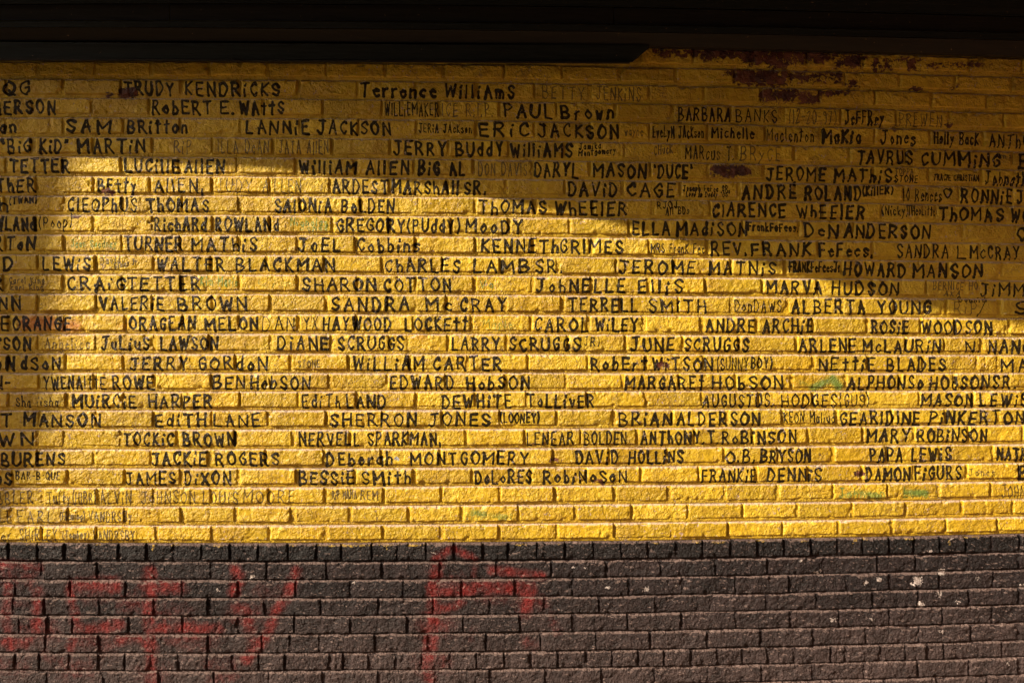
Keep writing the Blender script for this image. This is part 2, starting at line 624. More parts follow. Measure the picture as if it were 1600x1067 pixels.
RED = INK[2]
for pts, r, am in [
    ([(-6, 880), (30, 881), (62, 886)], 7, .8), ([(14, 916), (10, 960), (18, 1010)], 8, .7), ([(116, 915), (150, 911), (182, 913)], 10, .85),
    ([(112, 912), (112, 935), (118, 960), (124, 985)], 8, .7), ([(62, 920), (58, 950), (58, 985), (40, 1005), (10, 1002)], 9, .7),
    ([(10, 940), (60, 944)], 8, .5), ([(122, 985), (150, 982), (185, 975)], 9, .75), ([(120, 990), (110, 1015)], 8, .5), ([(70, 1020), (110, 1035)], 9, .4),
    ([(235, 893), (237, 930), (232, 960), (236, 1000), (238, 1030), (236, 1062)], 8, .95), ([(230, 914), (256, 915), (282, 918)], 10, .75),
    ([(240, 982), (275, 980), (340, 982)], 9, .85), ([(185, 1000), (215, 996), (240, 1010)], 8, .6), ([(265, 1000), (310, 995)], 9, .5), ([(330, 1060), (370, 1055)], 9, .5),
    ([(368, 889), (374, 900), (366, 925)], 8, .85), ([(372, 950), (385, 955), (392, 985), (398, 1010)], 10, .6),
    ([(464, 892), (455, 915), (448, 930), (436, 948), (428, 962), (420, 985), (404, 1006), (385, 1030)], 8, .9),
    ([(678, 874), (692, 862), (708, 856), (726, 864), (741, 873)], 6, .95), ([(686, 870), (682, 895), (676, 925), (680, 955), (674, 985), (672, 1010), (668, 1040), (672, 1066)], 9, .9),
    ([(676, 925), (700, 925), (740, 918), (780, 917), (830, 920)], 9, .85), ([(742, 885), (738, 900)], 6, .5), ([(768, 890), (800, 893), (845, 900)], 7, .9),
    ([(812, 915), (826, 935), (822, 955)], 9, .85), ([(690, 950), (720, 940)], 8, .6), ([(740, 980), (735, 1000)], 6, .35), ([(860, 955), (870, 985)], 9, .35), ([(820, 1000), (835, 1010)], 9, .35)]:
    stroke_px(RED, RES, pts, r * 1.35, min(am * 1.15, 1), True, .35)
for px, py, rr, am in [(30, 900, 26, .42), (150, 925, 24, .4), (215, 940, 26, .4), (60, 985, 28, .45), (150, 1000, 30, .42), (270, 960, 26, .38), (310, 1000, 28, .4), (120, 1045, 30, .35), (385, 960, 24, .42), (420, 925, 18, .35), (350, 1040, 26, .35), (700, 915, 26, .42), (680, 975, 26, .42), (770, 925, 24, .4), (830, 940, 22, .4), (675, 1035, 24, .38), (20, 1040, 26, .35), (240, 1050, 24, .35)]:
    blob(RED, RES, px, py, rr, am, ex=14)
for px, py, ex in [(60, 505, 18), (110, 510, 10), (195, 510, 4)]:
    blob(WEAR[1], RES2, px, py, 13, 1.2 if px < 100 else .85 if px < 150 else .5, ex=ex)
for px, py, r, ex, am in [(215, 292, 0, 0, 0), (655, 527, 5, 9, .5), (525, 574, 4, 8, .45), (860, 478, 7, 12, .35)]:
    if r: blob(WEAR[1], RES2, px, py, r, am, ex=ex)
stroke_px(INK[3], RES, [(1252, 598), (1270, 606), (1300, 592), (1310, 604)], 10, .8, True, .5)
stroke_px(INK[3], RES, [(1314, 775), (1340, 768), (1372, 776)], 9, .85, True, .5)
stroke_px(INK[3], RES, [(1415, 769), (1445, 770)], 8, .9, True, .4)
stroke_px(INK[3], RES, [(740, 800), (790, 808)], 9, .6, True, .4)
stroke_px(INK[3], RES, [(1340, 690), (1345, 735)], 5, .25, True, .4)
for px, py, r, ex, am in [(1060, 84, 7, 30, .8), (1150, 84, 8, 40, .95), (1240, 88, 8, 40, .9), (1310, 92, 7, 30, .8), (1290, 124, 7, 16, .7), (1400, 96, 5, 30, .6), (1500, 102, 5, 40, .6), (1185, 92, 9, 14, 1), (1215, 100, 8, 10, .9), (1110, 88, 7, 18, .8), (1255, 88, 12, 20, .85), (1325, 98, 9, 12, .9), (1180, 121, 10, 22, 1.1), (1205, 125, 9, 12, 1),
                          (1258, 122, 9, 18, .75), (1140, 115, 5, 5, .9), (1300, 118, 6, 10, .7), (1330, 132, 6, 4, .8), (1215, 150, 9, 18, .95), (1262, 155, 8, 9, .9), (1300, 146, 5, 18, .7),
                          (1375, 105, 6, 8, .8), (1425, 106, 6, 5, .8), (1140, 268, 8, 18, 1.15), (1162, 271, 4, 5, .8), (200, 146, 7, 6, 1.05), (172, 149, 4, 2, .8), (170, 301, 5, 4, .9), (120, 338, 4, 6, .6),
                          (1430, 140, 5, 6, .7), (1490, 138, 4, 4, .6), (1398, 200, 4, 2, .8), (1480, 197, 4, 2, .8), (1340, 740, 6, 4, .8), (1032, 570, 7, 5, .75), (940, 752, 6, 6, .55), (866, 718, 5, 3, .6)]:
    blob(WEAR[0], RES2, px, py, r * 1.4, am * 1.12, ex=ex * 1.2)
stroke_px(WEAR[1], RES2, [(430, 850), (520, 851), (600, 850), (670, 851)], 3.2, .8, True, .7)
for x in range(10, 1600, 33): blob(WEAR[1], RES2, x + random.uniform(-14, 14), float(bed(25, x)) + random.uniform(1.5, 4), random.uniform(1.5, 3), random.choice((0, .5, .7, .8)), ex=random.uniform(1, 9))
for px in (538, 604, 655, 1010, 1330, 240, 1480): stroke_px(WEAR[1], RES2, [(px, 850 - max(0, px - 1000) * .015), (px, 858 - max(0, px - 1000) * .015)], 2.5, .8, True, .5)
for px, py, r, am in [(1432, 906, 9, .8), (1424, 912, 6, .6), (1469, 893, 6, .9), (1350, 909, 5, .75), (1371, 905, 5, .85), (1437, 943, 4.5, 1.2), (1466, 927, 7, .65), (1494, 939, 5, .6), (1275, 895, 6, .6),
                      (1300, 967, 6, .7), (1360, 967, 5, .6), (948, 917, 4, .8), (1009, 920, 4, .85), (1057, 915, 3, .6), (1525, 902, 5, .6), (1483, 841, 4, .7), (1450, 860, 4, .7), (1468, 985, 5, .6), (1250, 875, 5, .6),
                      (553, 910, 3, .7), (394, 900, 5, .7), (340, 922, 4, .6), (677, 862, 3, .7), (895, 885, 2.5, .7), (914, 886, 2.5, .7), (620, 716, 4, .9), (1595, 915, 6, .7), (1570, 1035, 7, .5)]:
    blob(WEAR[2], RES2, px, py, r, am, ex=1)
for px, py, r, ex, am in [(1550, 520, 16, 60, 1), (1560, 545, 16, 70, 1), (1530, 570, 14, 50, 1), (1550, 600, 13, 50, .9), (1565, 628, 13, 40, .7), (1480, 540, 12, 20, .8)]:
    blob(WEAR[3], RES2, px, py, r, am, ex=ex)

def make_image(name, arr):
    n, h, w = arr.shape
    im = bpy.data.images.new(name, w, h, alpha=True, float_buffer=False)
    im.colorspace_settings.name = 'Non-Color'
    im.alpha_mode = 'CHANNEL_PACKED'
    im.pixels.foreach_set(np.ascontiguousarray(np.moveaxis(np.clip(arr, 0, 1), 0, -1)).ravel())
    im.update(); im.pack()
    return im
ink_im = make_image('lettering', INK)
wear_im = make_image('wear', WEAR)
del INK, WEAR

# ------------------------------------------------------------------ materials
class NT:
    def __init__(s, name):
        s.m = bpy.data.materials.new(name); s.m.use_nodes = True
        s.n = s.m.node_tree.nodes; s.l = s.m.node_tree.links
        s.b = s.n['Principled BSDF']
        s.pos = s.n.new('ShaderNodeNewGeometry')
    def put(s, node, i, v):
        if v is None: return
        if hasattr(v, 'links'): s.l.new(v, node.inputs[i])
        elif isinstance(v, tuple) and len(v) == 3: node.inputs[i].default_value = (*v, 1) if node.inputs[i].type == 'RGBA' else v
        else: node.inputs[i].default_value = v
    def noise(s, scale, detail=4, rough=.55, dist=0, vec=None):
        t = s.n.new('ShaderNodeTexNoise'); s.put(t, 'Vector', vec or s.pos.outputs['Position'])
        t.inputs['Scale'].default_value = scale; t.inputs['Detail'].default_value = detail; t.inputs['Roughness'].default_value = rough; t.inputs['Distortion'].default_value = dist
        return t.outputs['Fac']
    def math(s, op, a, b=0.5, c=None):
        t = s.n.new('ShaderNodeMath'); t.operation = op; s.put(t, 0, a); s.put(t, 1, b)
        if c is not None: s.put(t, 2, c)
        return t.outputs[0]
    def ramp(s, v, lo, hi, a=0.0, b=1.0):
        t = s.n.new('ShaderNodeMapRange'); t.interpolation_type = 'SMOOTHSTEP'
        for i, q in enumerate((v, lo, hi, a, b)): s.put(t, i, q)
        return t.outputs[0]
    def mix(s, f, a, b, mode='MIX'):
        t = s.n.new('ShaderNodeMix'); t.data_type = 'RGBA'; t.blend_type = mode
        s.put(t, 0, f); s.put(t, 6, a); s.put(t, 7, b)
        return t.outputs[2]
    def vmath(s, op, a, b=None, scale=None):
        t = s.n.new('ShaderNodeVectorMath'); t.operation = op; s.put(t, 0, a)
        if b is not None: s.put(t, 1, b)
        if scale is not None: t.inputs['Scale'].default_value = scale
        return t.outputs[0]
    def image(s, im, vec):
        t = s.n.new('ShaderNodeTexImage'); t.image = im; t.extension = 'CLIP'; t.interpolation = 'Linear'
        s.l.new(vec, t.inputs[0])
        q = s.n.new('ShaderNodeSeparateColor'); s.l.new(t.outputs[0], q.inputs[0])
        return q.outputs[0], q.outputs[1], q.outputs[2], t.outputs[1]
    def uv(s, warp):
        p = s.pos.outputs['Position']
        t = s.n.new('ShaderNodeTexNoise'); s.l.new(p, t.inputs['Vector']); t.inputs['Scale'].default_value = 120; t.inputs['Detail'].default_value = 2
        w = s.vmath('SCALE', s.vmath('SUBTRACT', t.outputs['Color'], (.5, .5, .5)), scale=warp)
        p2 = s.vmath('ADD', p, w)
        x = s.n.new('ShaderNodeSeparateXYZ'); s.l.new(p2, x.inputs[0])
        c = s.n.new('ShaderNodeCombineXYZ')
        s.l.new(s.math('MULTIPLY', s.math('SUBTRACT', x.outputs[0], X0), 1 / (X1 - X0)), c.inputs[0])
        s.l.new(s.math('MULTIPLY', s.math('SUBTRACT', x.outputs[2], Z0), 1 / (Z1 - Z0)), c.inputs[1])
        return c.outputs[0]
    def up(s):
        x = s.n.new('ShaderNodeSeparateXYZ'); s.l.new(s.pos.outputs['True Normal'], x.inputs[0])
        return x.outputs[2]
    def rand(s):
        t = s.n.new('ShaderNodeObjectInfo'); return t.outputs['Random']
    def bump(s, h, dist, strength=1.0, prev=None):
        t = s.n.new('ShaderNodeBump'); t.inputs['Strength'].default_value = strength; t.inputs['Distance'].default_value = dist
        s.l.new(h, t.inputs['Height'])
        if prev is not None: s.l.new(prev, t.inputs['Normal'])
        return t.outputs[0]
    def done(s, col, rough, nrm=None, spec=.4):
        s.put(s.b, 'Base Color', col); s.put(s.b, 'Roughness', rough); s.put(s.b, 'Specular IOR Level', spec)
        if nrm is not None: s.l.new(nrm, s.b.inputs['Normal'])
        return s.m

def yellow_paint(name):
    t = NT(name)
    ink, pen, red, green = t.image(ink_im, t.uv(.0015))
    bare, smudge, white, sand = t.image(wear_im, t.uv(.012))
    big = t.noise(5, 3); mid = t.noise(26, 4, .6); fine = t.noise(170, 3, .6)
    c = t.mix(t.ramp(big, .35, .65), (.61, .380, .018), (.69, .472, .034))
    c = t.mix(t.ramp(t.rand(), 0, 1, 0, .35), c, (.56, .36, .02))
    c = t.mix(1.0, c, t.mix(t.ramp(t.math('FRACT', t.math('MULTIPLY', t.rand(), 7.31)), 0, 1), (.76, .75, .72), (1.02, 1.02, 1.02)), 'MULTIPLY')
    c = t.mix(t.math('MULTIPLY', t.ramp(mid, .46, .72), .62), c, (.38, .215, .014))
    # hairline cracks and scuffs with grime in them
    v = t.n.new('ShaderNodeTexVoronoi'); v.feature = 'DISTANCE_TO_EDGE'; v.inputs['Scale'].default_value = 36
    wv = t.vmath('ADD', t.pos.outputs['Position'], t.vmath('SCALE', t.vmath('SUBTRACT', _ncol(t, 22), (.5, .5, .5)), scale=.05))
    t.l.new(wv, v.inputs['Vector'])
    crack = t.math('MULTIPLY', t.ramp(v.outputs['Distance'], .0, .035, 1, 0), t.ramp(t.noise(9, 2), .52, .62))
    c = t.mix(t.math('MULTIPLY', crack, .75), c, (.20, .12, .03))
    # chips down to the pinkish undercoat, small and scattered
    chip = t.math('MULTIPLY', t.ramp(t.noise(95, 3, .6), .63, .665), t.ramp(t.noise(12, 2), .46, .58))
    c = t.mix(t.math('MULTIPLY', chip, .85), c, (.46, .33, .30))
    sm = t.ramp(t.math('MULTIPLY', smudge, t.ramp(fine, .2, .7, .5, 1)), .1, .9)
    c = t.mix(t.math('MULTIPLY', sm, .8), c, (.46, .12, .018))
    c = t.mix(t.math('MULTIPLY', t.ramp(t.math('ADD', green, t.math('MULTIPLY', t.math('SUBTRACT', fine, .5), .7)), .26, .7), .75), c, (.06, .19, .045))
    c = t.mix(t.math('MULTIPLY', t.ramp(t.math('ADD', pen, t.math('MULTIPLY', t.math('SUBTRACT', fine, .5), .25)), .25, .75), .86), c, (.045, .028, .012))
    n2 = t.math('MULTIPLY', t.math('SUBTRACT', t.noise(140, 4, .7), .5), .55)
    n2 = t.math('ADD', n2, t.math('MULTIPLY', t.math('SUBTRACT', t.noise(16, 3, .6), .5), .55))
    blk = t.ramp(t.math('ADD', ink, n2), .36, .6)
    blk = t.math('MULTIPLY', blk, t.math('SUBTRACT', 1.0, t.math('MULTIPLY', chip, .7)))
    c = t.mix(t.math('MULTIPLY', blk, .97), c, (.0075, .006, .006))
    pl = t.ramp(t.math('ADD', bare, t.math('MULTIPLY', t.math('SUBTRACT', t.noise(52, 5, .7, .6), .5), 3.0)), .62, .70)
    c = t.mix(pl, c, t.mix(t.ramp(mid, .4, .6), (.050, .015, .011), (.15, .050, .024)))
    c = t.mix(t.ramp(t.math('ADD', white, t.math('SUBTRACT', fine, .5)), .5, .6), c, (.40, .42, .45))
    # dust lying on every ledge that faces up
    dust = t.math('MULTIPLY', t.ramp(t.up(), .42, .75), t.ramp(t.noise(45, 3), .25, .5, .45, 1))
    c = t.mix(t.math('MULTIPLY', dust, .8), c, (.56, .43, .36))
    wr = t.noise(78, 3, .55, 1.4)
    lay = t.math('ADD', t.math('MULTIPLY', t.ramp(t.noise(48, 2, .5, 1.0), .44, .55), .34), t.math('MULTIPLY', t.ramp(t.noise(92, 2, .5, .8), .46, .60), .24))
    h = t.math('ADD', t.math('ADD', t.math('MULTIPLY', wr, .8), lay), t.math('MULTIPLY', fine, .2))
    h = t.math('SUBTRACT', h, t.math('MULTIPLY', crack, .22))
    h = t.math('ADD', h, t.math('MULTIPLY', t.math('MULTIPLY', sand, t.noise(120, 2, .5)), 2.2))
    h = t.math('SUBTRACT', h, t.math('ADD', t.math('MULTIPLY', pl, .7), t.math('MULTIPLY', chip, .2)))
    h = t.math('MULTIPLY', h, t.ramp(t.noise(7, 3, .6), .32, .62, .45, 1.1))
    nrm = t.bump(h, .0046, 1.0)
    rough = t.math('SUBTRACT', t.ramp(mid, .3, .7, .30, .48), t.math('MULTIPLY', blk, .12))
    return t.done(c, rough, nrm, t.math('SUBTRACT', .45, t.math('MULTIPLY', blk, .27)))

def _ncol(t, scale):
    n = t.n.new('ShaderNodeTexNoise'); t.l.new(t.pos.outputs['Position'], n.inputs['Vector']); n.inputs['Scale'].default_value = scale
    return n.outputs['Color']

def dark_paint(name, a, b, gloss=.5):
    t = NT(name)
    ink, pen, red, green = t.image(ink_im, t.uv(.004))
    bare, smudge, white, sand = t.image(wear_im, t.uv(.02))
    mid = t.noise(18, 4, .6); fine = t.noise(190, 3, .65)
    c = t.mix(t.ramp(mid, .3, .7), a, b)
    c = t.mix(t.ramp(t.rand(), 0, 1, 0, .3), c, (.035, .026, .026))
    c = t.mix(1.0, c, t.mix(t.math('FRACT', t.math('MULTIPLY', t.rand(), 9.17)), (.62, .62, .64), (1.12, 1.08, 1.06)), 'MULTIPLY')
    zz = t.n.new('ShaderNodeSeparateXYZ'); t.l.new(t.pos.outputs['Position'], zz.inputs[0])
    c = t.mix(t.math('MULTIPLY', t.ramp(t.math('ADD', zz.outputs[2], t.math('MULTIPLY', t.noise(3, 3), .3)), .18, .62, 1, 0), t.ramp(mid, .3, .65, .3, .75)), c, (.095, .063, .059))
    spray = t.ramp(t.math('ADD', red, t.math('MULTIPLY', t.math('SUBTRACT', t.noise(60, 4, .7), .5), .8)), .10, .85)
    c = t.mix(t.math('MULTIPLY', t.math('MULTIPLY', t.math('POWER', spray, 1.05), t.ramp(t.noise(22, 3),   .3, .7, .32, 1)), .82), c, (.23, .0135, .012))
    c = t.mix(t.ramp(t.math('ADD', smudge, t.math('MULTIPLY', t.math('SUBTRACT', fine, .5), .8)), .45, .7), c, (.45, .29, .05))
    spk = t.ramp(t.noise(120, 2, .5), .70, .74)
    c = t.mix(t.math('MULTIPLY', spk, .6), c, (.26, .19, .17))
    c = t.mix(t.ramp(t.math('ADD', white, t.math('MULTIPLY', t.math('SUBTRACT', t.noise(150, 3), .5), 1.4)), .5, .6), c, (.50, .42, .39))
    dust = t.math('MULTIPLY', t.ramp(t.up(), .25, .6), t.ramp(t.noise(45, 3), .25, .5, .4, 1))
    c = t.mix(t.math('MULTIPLY', dust, .75), c, (.24, .165, .145))
    pit = t.math('ADD', t.math('MULTIPLY', t.ramp(t.noise(62, 3, .6, .6), .34, .52), .4), t.math('MULTIPLY', t.ramp(t.noise(110, 2, .5), .38, .55), .3))
    h = t.math('ADD', t.math('ADD', t.math('MULTIPLY', t.noise(95, 4, .65, .8), .8), pit), t.math('MULTIPLY', fine, .5))
    return t.done(c, t.ramp(mid, .3, .7, gloss, gloss + .18), t.bump(t.math('MULTIPLY', h, t.ramp(t.noise(9, 3, .6), .3, .65, .5, 1.2)), .0125, 1.0), .26)

def plain(name, a, b, scale=8, rough=.75, bd=.002):
    t = NT(name)
    n = t.noise(scale, 5, .6)
    return t.done(t.mix(t.ramp(n, .3, .7), a, b), rough, t.bump(n, bd), .3)

def timber(name, a, b):
    t = NT(name)
    mp = t.n.new('ShaderNodeMapping'); mp.inputs['Scale'].default_value = (1, 12, 14); t.l.new(t.pos.outputs['Position'], mp.inputs[0])
    n = t.noise(4, 5, .65, 0, mp.outputs[0])
    c = t.mix(t.ramp(n, .3, .7), a, b)
    c = t.mix(t.ramp(t.noise(70, 3), .70, .74), c, (.16, .10, .05))
    return t.done(c, .7, t.bump(n, .003), .3)

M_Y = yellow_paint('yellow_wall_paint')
M_G = dark_paint('grey_base_paint', (.013, .0088, .0095), (.037, .0240, .0245), .44)
M_H = dark_paint('black_band_paint', (.008, .0065, .0068), (.019, .015, .0155), .36)
M_T1 = timber('green_brown_timber', (.008, .0062, .0035), (.014, .0105, .0055))
M_T2 = timber('dark_green_timber', (.006, .0085, .006), (.011, .012, .008))
M_ASPH = plain('asphalt', (.045, .043, .04), (.06, .057, .053), 40)
M_CONC = plain('concrete', (.20, .125, .07), (.27, .17, .10), 6)
M_BRK = plain('red_brick', (.16, .075, .05), (.22, .10, .07), 10)
M_GLASS = plain('window_glass', (.03, .035, .04), (.04, .045, .05), 3, .1, 0)
M_ROOF = plain('added_canopy_boards', (.05, .04, .03), (.075, .06, .045), 9)

# ------------------------------------------------------------------ the setting
def box(name, x0, x1, y0, y1, z0, z1, mat, parent=None, bev=0.0):
    bm = bmesh.new()
    bmesh.ops.create_cube(bm, size=1)
    for v in bm.verts:
        v.co = ((x0 + x1) / 2 + v.co.x * (x1 - x0), (y0 + y1) / 2 + v.co.y * (y1 - y0), (z0 + z1) / 2 + v.co.z * (z1 - z0))
    if bev: bmesh.ops.bevel(bm, geom=bm.edges[:], offset=bev, segments=2, affect='EDGES')
    me = bpy.data.meshes.new(name); bm.to_mesh(me); bm.free()
    return link(name, me, mat, parent)

def prism(name, poly, axis, a, b, mat, parent=None):
    """poly: outline points (p, q); axis 'z': p=x q=y extruded in z; axis 'y': p=x q=z extruded in y."""
    bm = bmesh.new()
    mk = (lambda p, q, e: (p, q, e)) if axis == 'z' else (lambda p, q, e: (p, e, q))
    lo = [bm.verts.new(mk(p, q, a)) for p, q in poly]; hi = [bm.verts.new(mk(p, q, b)) for p, q in poly]
    bm.faces.new(lo); bm.faces.new(hi)
    for i in range(len(poly)):
        j = (i + 1) % len(poly); bm.faces.new((lo[i], lo[j], hi[j], hi[i]))
    bmesh.ops.recalc_face_normals(bm, faces=bm.faces[:])
    me = bpy.data.meshes.new(name); bm.to_mesh(me); bm.free()
    return link(name, me, mat, parent)

tag(box('ground', -80, 80, -80, 3, -.5, -.13, M_ASPH), kind='structure')
tag(box('pavement', -25, 25, -2.6, .3, -.128, 0, M_CONC), kind='structure')
GZ = 0.0

# ------------------------------------------------------------------ the wall
wall = bpy.data.objects.new('brick_wall', None); COL.objects.link(wall)
wall.location = (0, 0, 0)
tag(wall, 'yellow painted brick wall lettered with black names above a dark grey base', 'wall', kind='thing')

lettered = {}
for ln in T.splitlines():
    f = ln.split('|') + ['']; lettered.setdefault((int(f[0]), f[4] in ('', 'b', 'f', 'm')), []).append((float(f[1]), float(f[2])))

def edge_params(n, e):
    """0, then a tight rounding, then even steps, then the rounding again."""
    inner = np.linspace(e * 3.2, 1 - e * 3.2, n)
    return np.concatenate([[0, 0, e * .45, e * 1.1, e * 2], inner, [1 - e * 2, 1 - e * 1.1, 1 - e * .45, 1, 1]])

QUADS = {}
def brick_geo(k, xl, xr, nu, nv, grey, seed, lowres=False):
    rs = np.random.default_rng(seed)
    wj = .3 if grey else 1.0
    js = wj + rs.gamma(1.2, .75); je = wj + rs.gamma(1.2, .75)
    xa, xb = xl + js, xr - je
    W, H = (xb - xa) * MMPX, 24 * MMPX
    u = edge_params(nu, .0031 / W); v = edge_params(nv, .0031 / H)
    U, V = np.meshgrid(u, v, indexing='ij')
    px = xa + (xb - xa) * U
    yt = bed(k, px) + .6 + rs.uniform(-.3, .5)
    yb = bed(k + 1, px) - (2.6 if k == 25 else 1.5 if grey else 5.4) + rs.uniform(-.6, .6)
    sl = rs.uniform(-.5, .5)
    py = yt + (yb - yt) * V + sl * (U - .5)
    X, Z = wall_at(px, py)
    ox, oz = rs.uniform(0, 200, 2)
    # ragged outline
    ed = np.minimum(np.minimum(U, 1 - U) * W, np.minimum(V, 1 - V) * H)
    fall = np.clip(1 - ed / .012, 0, 1)
    amp = .0036 if grey else .0032
    X = X + fall * amp * fbm(X * 55 + ox, Z * 55 + oz) * 1.2
    Z = Z + fall * amp * fbm(X * 55 + oz + 90, Z * 55 + ox) * 1.0
    rl, rr, rt, rb = (.0058, .0038, .0070, .0030) if grey else (.0048, .0030, .0064, .0024)
    m = rs.uniform(.75, 1.35)
    qx = np.maximum(np.clip(1 - U * W / (rl * m), 0, 1), np.clip(1 - (1 - U) * W / (rr * m), 0, 1))
    qz = np.maximum(np.clip(1 - V * H / (rt * m), 0, 1), np.clip(1 - (1 - V) * H / (rb * m), 0, 1))
    q = np.hypot(qx, qz)
    proud = (.0115 if k == 25 else .0068 if grey else .0088) + rs.uniform(-.003, .0025)
    h = proud - .0072 * q ** 1.8
    a1, a2 = (.0030, .0034) if grey else (.0022, .0012)
    n = a1 * fbm(X * 24 + ox, Z * 30 + oz, 2) + a2 * fbm(X * 80 + oz, Z * 80 + ox, 2)
    rdg = np.abs(fbm(X * 38 + ox + 50, Z * 38 + oz, 2))
    n = n + (.0018 if grey else .0017) * (1 - np.clip(rdg * 6, 0, 1))
    f1 = fbm(X * 47 + ox + 20, Z * 47 + oz + 60, 2); f2 = fbm(X * 95 + oz + 33, Z * 95 + ox, 2)
    sm = lambda x, a, b: (lambda t: t * t * (3 - 2 * t))(np.clip((x - a) / (b - a), 0, 1))
    n = n + (.0007 if not grey else .0014) * sm(f1, -.08, .06) + (.0002 if not grey else .0010) * sm(f2, -.06, .1) - .0018
    if rs.random() < .3:                        # a crack or a ghost of a joint under the paint
        uc = rs.uniform(.2, .8) + .06 * fbm(Z * 40 + ox, Z * 0 + oz, 2)
        n = n - rs.uniform(.0012, .0035) * np.exp(-((U - uc) * W / .0028) ** 2)
    chipm = np.clip(fbm(X * 42 + oz + 11, Z * 42 + ox + 7, 2) - .22, 0, 1) * np.clip(1 - ed / .018, 0, 1)
    h = h + n - .026 * chipm + (U - .5) * rs.uniform(-.003, .003) + (V - .5) * rs.uniform(-.002, .002)
    Y = -h
    Y[0, :] = Y[-1, :] = .016; Y[:, 0] = Y[:, -1] = .016
    verts = np.stack([X, Y, Z], -1).reshape(-1, 3)
    key = U.shape
    if key not in QUADS: QUADS[key] = grid_quads(*key)
    return verts, QUADS[key]

seed = 0
extra_v, extra_q, nv0 = [], [], 0
extra_gv, extra_gq, ng0 = [], [], 0
for k in sorted(JOINTS):
    js = JOINTS[k]
    grey = k >= 25
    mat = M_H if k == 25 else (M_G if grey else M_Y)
    for a, b in zip(js[:-1], js[1:]):
        seed += 1
        visible = k <= 33 and b > 0 and a < IMG_W and (k < 33 or (a + b) / 2 > 1000)
        w = b - a
        nu, nv = (max(10, int(w * .52)), 12) if visible else (4, 2)
        verts, quads = brick_geo(k, a, b, nu, nv, grey, seed)
        if not visible:
            if grey: extra_gv.append(verts); extra_gq.append(quads + ng0); ng0 += len(verts)
            else: extra_v.append(verts); extra_q.append(quads + nv0); nv0 += len(verts)
            continue
        c = verts.mean(0); c[1] = 0
        hit, signed = (any(min(b, q) - max(a, p) > 5 for p, q in lettered.get((k, g), ())) for g in (True, False))
        name = ('black_band_brick' if k == 25 else ('header_brick' if k == 31 else 'grey_brick')) if grey else ('lettered_brick' if hit else 'signed_brick' if signed else 'yellow_brick')
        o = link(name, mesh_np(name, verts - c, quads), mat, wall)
        o.location = c
    # bond carried past the frame on both sides
    step = 43 if k in HEADER else 88
    for i in range(1, (2 if k not in HEADER else 3) * 4):
        for a, b in ((js[0] - step * i, js[0] - step * (i - 1)), (js[-1] + step * (i - 1), js[-1] + step * i)):
            if k == -1 and a < 1000: continue
            seed += 1
            verts, quads = brick_geo(k, a, b, 4, 2, grey, seed)
            if grey: extra_gv.append(verts); extra_gq.append(quads + ng0); ng0 += len(verts)
            else: extra_v.append(verts); extra_q.append(quads + nv0); nv0 += len(verts)
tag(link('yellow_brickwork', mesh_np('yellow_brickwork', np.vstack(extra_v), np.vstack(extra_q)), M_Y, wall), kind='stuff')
tag(link('grey_brickwork', mesh_np('grey_brickwork', np.vstack(extra_gv), np.vstack(extra_gq)), M_G, wall), kind='stuff')

# mortar: a recessed, slightly uneven sheet with a crevice above each course's top arris
def mortar(name, k0, k1, mat, top_extra=0):
    xs = np.arange(-800, 2401, 8.0)
    rows = []; dep = []
    for k in range(k0, k1 + 1):
        y = bed(k, xs)
        for off, d in ((-8, .0), (-5, -.0005), (-2, .0005), (-.6, .0025), (.3, .005), (1.4, .001), (5, 0)):
            if k == k0 and off < 0: continue
            if k == k1 and off > .5: continue
            rows.append(y + off); dep.append(d)
    if top_extra:
        rows.insert(0, rows[0] - top_extra); dep.insert(0, 0)
    PX = np.repeat(xs[:, None], len(rows), 1); PY = np.stack(rows, 1)
    X, Z = wall_at(PX, PY)
    Y = np.array(dep)[None, :] + .0022 * fbm(X * 60, Z * 60, 3)
    Y = Y - .004 * np.clip(fbm(X * 7 + 40, Z * 9 + 3, 2) - .25, 0, 1) * 4
    verts = np.stack([X, Y, Z], -1).reshape(-1, 3)
    return link(name, mesh_np(name, verts, grid_quads(len(xs), len(rows))), mat, wall)
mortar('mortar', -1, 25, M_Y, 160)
mortar('mortar', 25, 35, M_G)
zb = float(wall_at(800, bed(35, 800))[1])
box('footing', -4, 4, .02, .4, -.12, zb + .06, M_CONC, wall)

